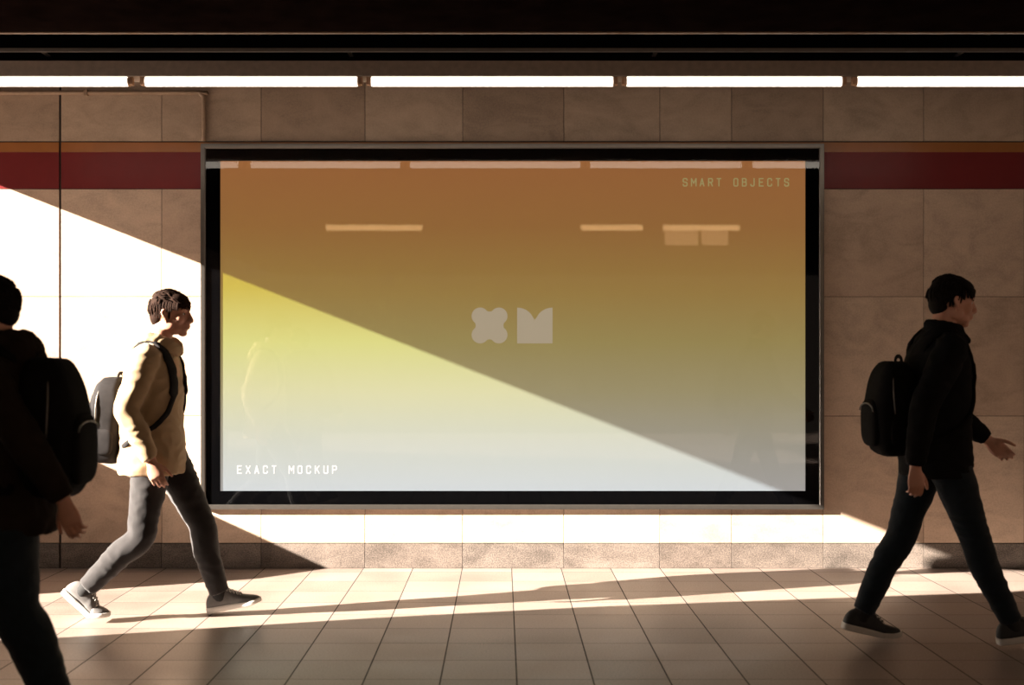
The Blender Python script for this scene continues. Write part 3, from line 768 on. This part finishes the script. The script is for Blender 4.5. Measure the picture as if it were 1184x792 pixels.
def make_backpack(pe, jk, label, m, x_back, zc, size, tilt=0.0, zipc=None, seed=1, shoulder=None, low=None):
    """x_back: local x of the plane lying against the jacket; the pack reaches to x_back - depth"""
    D_, Wd, H = size
    e = empty('backpack', pe.location, pe.rotation_euler.z); tag(e, label, 'backpack')
    xc = x_back - D_ / 2; T = Matrix.Translation((xc, 0, zc)) @ Matrix.Rotation(tilt, 4, 'Y')
    def shape(p):
        t = p.z / (H / 2)                       # fuller low down, narrower at the top
        kx = 1 - .22 * max(0, t) - .05 * max(0, -t)
        q = Vector(((p.x - D_ / 2) * kx + D_ / 2 if p.x < D_ / 2 else p.x, p.y * (1 - .10 * max(0, t)), p.z))
        return T @ q
    bm = bmesh.new(); super_ell(bm, (0, 0, 0), (D_ / 2, Wd / 2, H / 2), .5, .5, 44, shape)
    body = obj('pack_body', bm, m, e, smooth=True)
    f = wr(.008, (9, 9, 9), seed)
    ns = [v.normal.copy() for v in body.data.vertices]
    for v, n_ in zip(body.data.vertices, ns): v.co += n_ * f(v.co)
    bm = bmesh.new(); super_ell(bm, (0, 0, 0), (.026, Wd * .36, H * .25), .6, .5, 32, lambda p: T @ (p + Vector((-D_ / 2 + .010, 0, -H * .15))))
    pk = obj('front_pocket', bm, m, e, smooth=True)
    bm = bmesh.new(); pts = []
    for k in range(13):
        a = PI * k / 12; q = T @ Vector((-D_ / 2 - .012, -math.cos(a) * Wd * .33, -H * .02 + math.sin(a) * .035)); pts.append((*q, .0035))
    loft(bm, pts, n=8, sub=2); obj('zipper', bm, M['zip'], pk, smooth=True)
    # main zip around the side, near-face of the pack
    for s in (-1, 1):
        bm = bmesh.new(); pts = []
        q0 = [T @ Vector((-D_ * .12, s * (Wd / 2 + .004), -H * .05)), T @ Vector((-D_ * .14, s * (Wd / 2 - .000), H * .18)), T @ Vector((-D_ * .10, s * Wd * .40, H * .37)), T @ Vector((-D_ * .06, s * Wd * .2, H * .465))]
        loft(bm, [(*q, .0035) for q in q0], n=8, sub=4); obj('zipper', bm, M['zip'], e, smooth=True)
        bm = bmesh.new(); super_ell(bm, (0, 0, 0), (D_ * .28, .018, H * .15), .6, .5, 24, lambda p: T @ (p + Vector((D_ * .06, s * (Wd / 2 - .008), -H * .24))))
        obj('side_pocket', bm, m, e, smooth=True)
    bm = bmesh.new()
    loft(bm, [(*(T @ Vector((D_ * .25, y, H * .47 + h))), .006, .010) for y, h in ((-.045, -.01), (-.04, .022), (0, .036), (.04, .022), (.045, -.01))], n=10, sub=4); obj('handle', bm, m, e, smooth=True)
    # straps hugging the jacket
    bv = BVHTree.FromPolygons([v.co for v in jk.data.vertices], [p.vertices for p in jk.data.polygons])
    sx, sz = shoulder
    for s in (-1, 1):
        raw = [(x_back - .01, s * .075, zc + H * .38), (sx - .07, s * .10, sz - .02), (sx - .01, s * .115, sz + .05), (sx + .07, s * .12, sz - .03), (sx + .16, s * .125, sz - .13), (sx + .17, s * .13, sz - .24), (sx + .12, s * .165, sz - .34), (low[0], s * .20, low[1]), (x_back, s * Wd * .42, zc - H * .32)]
        pts = crom(raw, 6); out = []
        for i, p in enumerate(pts):
            q = Vector(p)
            if 3 < i < len(pts) - 4:
                loc, nrm, idx, dist = bv.find_nearest(q)
                q = loc + nrm * .006
            out.append(q)
        sm_ = [out[0]] + [(out[i - 1] + out[i] * 2 + out[i + 1]) / 4 for i in range(1, len(out) - 1)] + [out[-1]]
        bm = bmesh.new(); rings = []
        for i, q in enumerate(sm_):
            t = (sm_[min(i + 1, len(sm_) - 1)] - sm_[max(i - 1, 0)]).normalized()
            loc, nrm, idx, dist = bv.find_nearest(q); n_ = (nrm - t * nrm.dot(t)).normalized(); b = t.cross(n_)
            w_ = .029 if i < len(sm_) * .62 else .013; th = .007
            rings.append([bm.verts.new(q + b * w_ * cx_ + n_ * th * cz_) for cx_, cz_ in ((-1, -1), (-1, .3), (-.8, 1), (.8, 1), (1, .3), (1, -1))])
        for a, b in zip(rings, rings[1:]):
            for k in range(6): bm.faces.new((a[k], a[(k + 1) % 6], b[(k + 1) % 6], b[k]))
        bm.faces.new(rings[0][::-1]); bm.faces.new(rings[-1]); obj('strap', bm, m, e, smooth=True)
    return e

# middle walker: tan jacket, seen from his right side, walking right
Ym = 6.09
A_ = dict(
    loc=((190 - CX) * Ym / F, Ym, 0), label='person in tan jacket and charcoal trousers walking right beside the billboard', seed=3,
    torso=[(-.02, .80, .09, .13), (-.02, .90, .115, .165), (-.02, 1.04, .098, .145), (-.03, 1.22, .115, .165), (-.035, 1.34, .10, .165), (-.03, 1.40, .07, .11)],
    neck=(-.025, 1.425), head=(.035, 0, 1.560), head_pitch=.05, head_yaw=-.06, head_scale=1.0, hairm=M['brownhair'],
    arm_near=dict(s=(-.045, -.185, 1.335), e=(-.115, -.245, 1.075), w=(.00, -.235, .835), hd=(.35, -.02, -1), th=(1, .1, .3), pn=(0, 1, 0), curl=.42),
    arm_far=dict(s=(-.045, .185, 1.335), e=(-.13, .235, 1.08), w=(-.06, .215, .84), hd=(.2, .02, -1), th=(1, -.1, .3), pn=(0, -1, 0), curl=.42),
    leg_near=dict(h=(-.03, -.085, .84), k=(-.095, -.095, .425), a=(-.375, -.095, .165), pitch=-.72, bend=.62, hem=.05),
    leg_far=dict(h=(-.01, .085, .84), k=(.175, .09, .455), a=(.262, .09, .105), pitch=.20, hem=.02),
    jacket=[(-.062, .745, .160, .185), (-.062, .80, .166, .195), (-.062, 1.00, .150, .195), (-.055, 1.20, .142, .205), (-.045, 1.32, .118, .195), (-.030, 1.40, .082, .125), (-.025, 1.435, .065, .075)],
    jm=M['tan'], tm=M['charcoal'], shoe=M['shoegrey'], lace=M['lace'], hood=1.0, sleeve=1.0, leg_w=1.0)
pa, ja = make_person(A_)
make_backpack(pa, ja, 'grey backpack worn by the person in the tan jacket', M['greypack'], -.185, 1.02, (.19, .29, .44), .04, seed=2, shoulder=(-.03, 1.40), low=(-.10, .93))

# right walker: black jacket
Yr = 5.53
B_ = dict(
    loc=((1090 - CX) * Yr / F, Yr, 0), label='person in black jacket and dark jeans striding away to the right of the billboard', seed=11,
    torso=[(-.03, .84, .09, .13), (-.03, .93, .115, .165), (-.025, 1.07, .10, .145), (-.02, 1.26, .115, .168), (-.015, 1.38, .10, .165), (-.005, 1.44, .07, .11)],
    neck=(.0, 1.465), head=(.045, 0, 1.594), head_pitch=.12, head_yaw=0, head_scale=1.0, hairm=M['hair'],
    arm_near=dict(s=(-.03, -.185, 1.375), e=(-.175, -.245, 1.11), w=(-.215, -.25, .855), hd=(.05, .0, -1), th=(1, .1, .1), pn=(0, 1, 0), curl=.5),
    arm_far=dict(s=(-.01, .185, 1.375), e=(.10, .235, 1.10), w=(.29, .215, .945), hd=(1, -.05, -.85), th=(.5, -.3, 1), pn=(-.4, -.6, -1), curl=.55),
    leg_near=dict(h=(-.015, -.085, .88), k=(.12, -.09, .495), a=(.285, -.09, .115), pitch=.16, hem=.03),
    leg_far=dict(h=(-.045, .085, .88), k=(-.170, .09, .475), a=(-.350, .09, .120), pitch=-.22, bend=.2, hem=.04),
    jacket=[(-.035, .785, .150, .185), (-.035, .83, .158, .192), (-.035, 1.02, .146, .190), (-.030, 1.23, .142, .205), (-.022, 1.36, .118, .198), (-.008, 1.44, .082, .125), (0, 1.475, .065, .075)],
    jm=M['blackjacket'], tm=M['denim'], shoe=M['shoeblack'], lace=M['darklace'], sleeve=.97, leg_w=.98)
pb, jb = make_person(B_)
make_backpack(pb, jb, 'black backpack on the back of the person in the black jacket', M['pack'], -.155, 1.10, (.19, .30, .44), -.02, seed=5, shoulder=(-.01, 1.44), low=(-.09, .96))

# near walker: walks left, cut by the frame
Yn = 4.31
C_ = dict(
    loc=((2 - CX) * Yn / F, Yn, 0), rz=PI, label='person in dark brown hooded jacket walking left, cut by the left photo edge', seed=23,
    torso=[(-.02, .77, .09, .13), (-.02, .86, .115, .165), (-.01, 1.00, .10, .145), (0, 1.18, .115, .168), (.005, 1.30, .10, .165), (.01, 1.36, .07, .11)],
    neck=(.015, 1.385), head=(.045, 0, 1.503), head_pitch=.10, head_yaw=0, head_scale=.98, hairm=M['hair'],
    arm_near=dict(s=(.0, .185, 1.30), e=(-.17, .245, 1.06), w=(-.31, .235, .845), hd=(-.35, .0, -1), th=(1, -.1, .1), pn=(0, -1, 0), curl=.5),
    arm_far=dict(s=(.0, -.185, 1.30), e=(.06, -.245, 1.03), w=(.20, -.22, .86), hd=(.6, 0, -.8), th=(1, .2, .4), pn=(0, 1, -.3), curl=.45),
    leg_near=dict(h=(-.03, .085, .80), k=(-.085, .09, .43), a=(-.225, .09, .115), pitch=-.28, bend=.26, hem=.0),
    leg_far=dict(h=(.0, -.085, .80), k=(.20, -.09, .46), a=(.36, -.09, .105), pitch=.18, hem=.03),
    jacket=[(-.025, .70, .165, .190), (-.025, .75, .170, .196), (-.02, .94, .150, .195), (-.01, 1.15, .146, .208), (0, 1.28, .120, .200), (.01, 1.36, .084, .128), (.015, 1.40, .066, .078)],
    jm=M['brownjacket'], tm=M['navy'], shoe=M['shoeblack'], lace=M['darklace'], hood=1.1, sleeve=1.02, leg_w=1.25)
pc, jc = make_person(C_)
make_backpack(pc, jc, 'large black backpack on the person walking left at the left edge of the photo', M['pack'], -.09, 1.075, (.215, .32, .51), .0, seed=9, shoulder=(.01, 1.35), low=(-.09, .86))

# ------------------------------------------------------------------ light
sd = Vector((SA, 1, -SC)).normalized()
l = bpy.data.lights.new('sun', 'SUN'); l.energy = 58; l.angle = math.radians(.35); l.color = (1.0, .90, .78)
so = bpy.data.objects.new('sun', l); so.rotation_euler = sd.to_track_quat('-Z', 'Y').to_euler(); so.location = (-8, 0, 6); col.objects.link(so)
w = bpy.data.worlds.new('world'); bpy.context.scene.world = w; w.use_nodes = True
nt = w.node_tree; nt.nodes.clear(); o_ = nt.nodes.new('ShaderNodeOutputWorld'); b_ = nt.nodes.new('ShaderNodeBackground')
tcw = nt.nodes.new('ShaderNodeTexCoord'); spw = nt.nodes.new('ShaderNodeSeparateXYZ'); nt.links.new(tcw.outputs['Generated'], spw.inputs[0])
# daylight comes from the exits on the left; the passage to the right is dim and warm
wc = ramp(nt, math_n(nt, 'MULTIPLY_ADD', spw.outputs[0], .5, .5), [(0.0, (1.2, 1.05, .93)), (.45, (.85, .70, .60)), (.7, (.68, .50, .38)), (1.0, (.42, .28, .19))])
nt.links.new(wc, b_.inputs[0])
# background dimmed behind the camera, added to keep the glass reflections dark
nt.links.new(ramp(nt, math_n(nt, 'MULTIPLY', spw.outputs[1], -1.0), [(0.70, (1.12,) * 3), (0.90, (.22,) * 3)], 'EASE'), b_.inputs[1])
nt.links.new(b_.outputs[0], o_.inputs[0])

# ------------------------------------------------------------------ camera
c = bpy.data.cameras.new('camera'); co = bpy.data.objects.new('camera', c); col.objects.link(co)
co.location = (0, 0, CH); co.rotation_euler = (PI / 2, 0, 0)
c.sensor_width = 36; c.lens = F * 36 / 1184; c.shift_x = (592 - CX) / 1184; c.shift_y = (HY - 396) / 1184
c.clip_start = .05; c.clip_end = 100
c.dof.use_dof = True; c.dof.focus_distance = 7.4; c.dof.aperture_fstop = 2.0
sc = bpy.context.scene; sc.camera = co
sc.view_settings.view_transform = 'Standard'; sc.view_settings.look = 'None'; sc.view_settings.gamma = 1; sc.view_settings.exposure = 0
sc.view_settings.use_curve_mapping = False
sc.cycles.sample_clamp_indirect = 4
